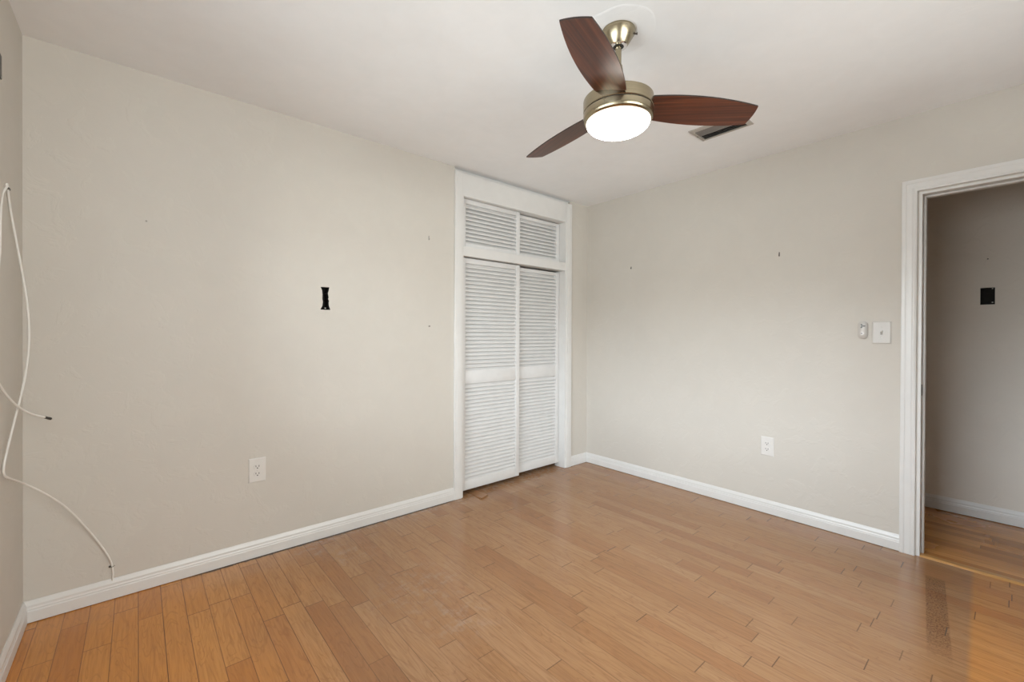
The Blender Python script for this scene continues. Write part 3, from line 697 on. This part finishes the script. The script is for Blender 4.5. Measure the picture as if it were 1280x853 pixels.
# ================================================================== CABLES
def ray(px, py):
    return Fv + Rv * ((px - 640) / F_PX) + Uv * ((CY - py) / F_PX)
def at(px, py, y):
    v = ray(px, py); t = y / v.y; return Vector((v.x * t, y, CAMZ + v.z * t))
def on_c(px, py, off):
    v = ray(px, py); t = (XC + off) / v.x; return Vector((v.x * t, v.y * t, CAMZ + v.z * t))
RC = 0.0036
hc3 = Vector((XC, 2.385, 1.736))
p1 = [hc3 + Vector((RC + 0.0005, -0.006, 0.012)), hc3 + Vector((RC + 0.001, 0.001, 0.0)), at(13, 262, 2.43), at(20, 300, 2.46), at(28.5, 345, 2.49), at(34.5, 385, 2.50), at(36.3, 420, 2.50), at(33.5, 457, 2.48), at(26, 495, 2.43), at(17, 530, 2.38),
      at(8.5, 565, 2.335), at(4.6, 584, 2.312), at(5.4, 594, 2.318), at(12, 598.5, 2.355), at(27.6, 604, 2.47), at(55, 616.7, 2.53), at(83, 635, 2.59), at(110.6, 663, 2.64), at(129, 686, 2.665), at(138.2, 701, 2.675), at(141.2, 714, 2.680), at(141, 722, 2.680), at(140.6, 726, 2.681)]
cb = thing('coaxial_cable', 'long white cable from the window wall down to the left wall baseboard', 'cable', tuple(hc3), group='white cables')
bm = nb(); tube(bm, [p - hc3 for p in catmull(p1, 8)], RC); obj('sheath', bm, M['cable'], cb, 60)
p2 = [hc3 + Vector((RC + 0.0005, -0.014, 0.010)), hc3 + Vector((RC + 0.001, -0.020, -0.006)), at(3, 243, 2.34), at(0.6, 270, 2.29), at(-1.5, 330, 2.22), at(-12, 400, 2.14), at(-14, 450, 2.15), at(0.5, 483, 2.24), at(18.4, 505, 2.33), at(37, 516.8, 2.40), at(56.5, 522, 2.45)]
cb2 = thing('coaxial_cable', 'shorter white cable dangling loose with a metal plug on its end', 'cable', tuple(hc3), group='white cables')
bm = nb(); tube(bm, [p - hc3 for p in catmull(p2, 8)], RC); obj('sheath', bm, M['cable'], cb2, 60)
d = (p2[-1] - p2[-2]).normalized(); e0 = p2[-1] - hc3
bm = nb(); tube(bm, [e0 - d * 0.002, e0 + d * 0.012], 0.0046, 12); tube(bm, [e0 + d * 0.0125, e0 + d * 0.024], 0.0056, 6); conn = obj('plug', bm, M['dark_metal'], cb2, 40)
bm = nb(); tube(bm, [e0 + d * 0.02, e0 + d * 0.034], 0.0010, 8); obj('plug_pin', bm, M['steel'], conn, 40)
# staple where the long cable meets the baseboard
bm = nb(); c0 = at(137.2, 708.5, YA)
cyl(bm, c0 - Y_ * 0.0005, c0 - Y_ * 0.007, 0.0040, 12); tube(bm, catmull([c0 - Y_ * 0.006, c0 - Y_ * 0.0125 + X_ * 0.009, c0 - Y_ * 0.004 + X_ * 0.017 + Z_ * 0.001], 5), 0.0012, 8)
tag(obj('cable_clip', bm, M['nail'], None, 40), 'small dark clip holding the cable to the left wall just above the baseboard', 'cable clip')

bm = nb(); c1 = hc3 + Vector((0, 0.004, -0.004))  # dark piece added where the cables come out of a wall hole
box(bm, c1.x + 0.0005, c1.x + 0.0105, c1.y - 0.012, c1.y + 0.010, c1.z - 0.003, c1.z + 0.003, 0.001); cyl(bm, c1 + Vector((0.008, 0.012, 0)), c1 + Vector((0.0005, 0.012, 0)), 0.004, 12)
tag(obj('cable_clip', bm, M['nail'], None, 40), 'small dark piece standing in for the cable hole high on the window wall', 'cable clip')

# ================================================================== LOOSE FLOORBOARD END
bm = nb(); x0, x1 = 1.917, 1.992
vs = [(x0, 2.560, 0.001), (x1, 2.585, 0.001), (x1, 2.76, 0.0006), (x0, 2.76, 0.0006), (x0, 2.560, 0.010), (x1, 2.585, 0.012), (x1, 2.76, 0.003), (x0, 2.76, 0.003)]
v = [bm.verts.new(p) for p in vs]
for q in ((3, 2, 1, 0), (4, 5, 6, 7), (0, 1, 5, 4), (1, 2, 6, 5), (2, 3, 7, 6), (3, 0, 4, 7)): bm.faces.new([v[i] for i in q])
bmesh.ops.bevel(bm, geom=list(bm.edges), offset=0.0006, segments=1, affect='EDGES')
tag(obj('floorboard', bm, M['loose_board'], None), 'short loose floorboard end sticking up in front of the left closet door', 'floorboard')
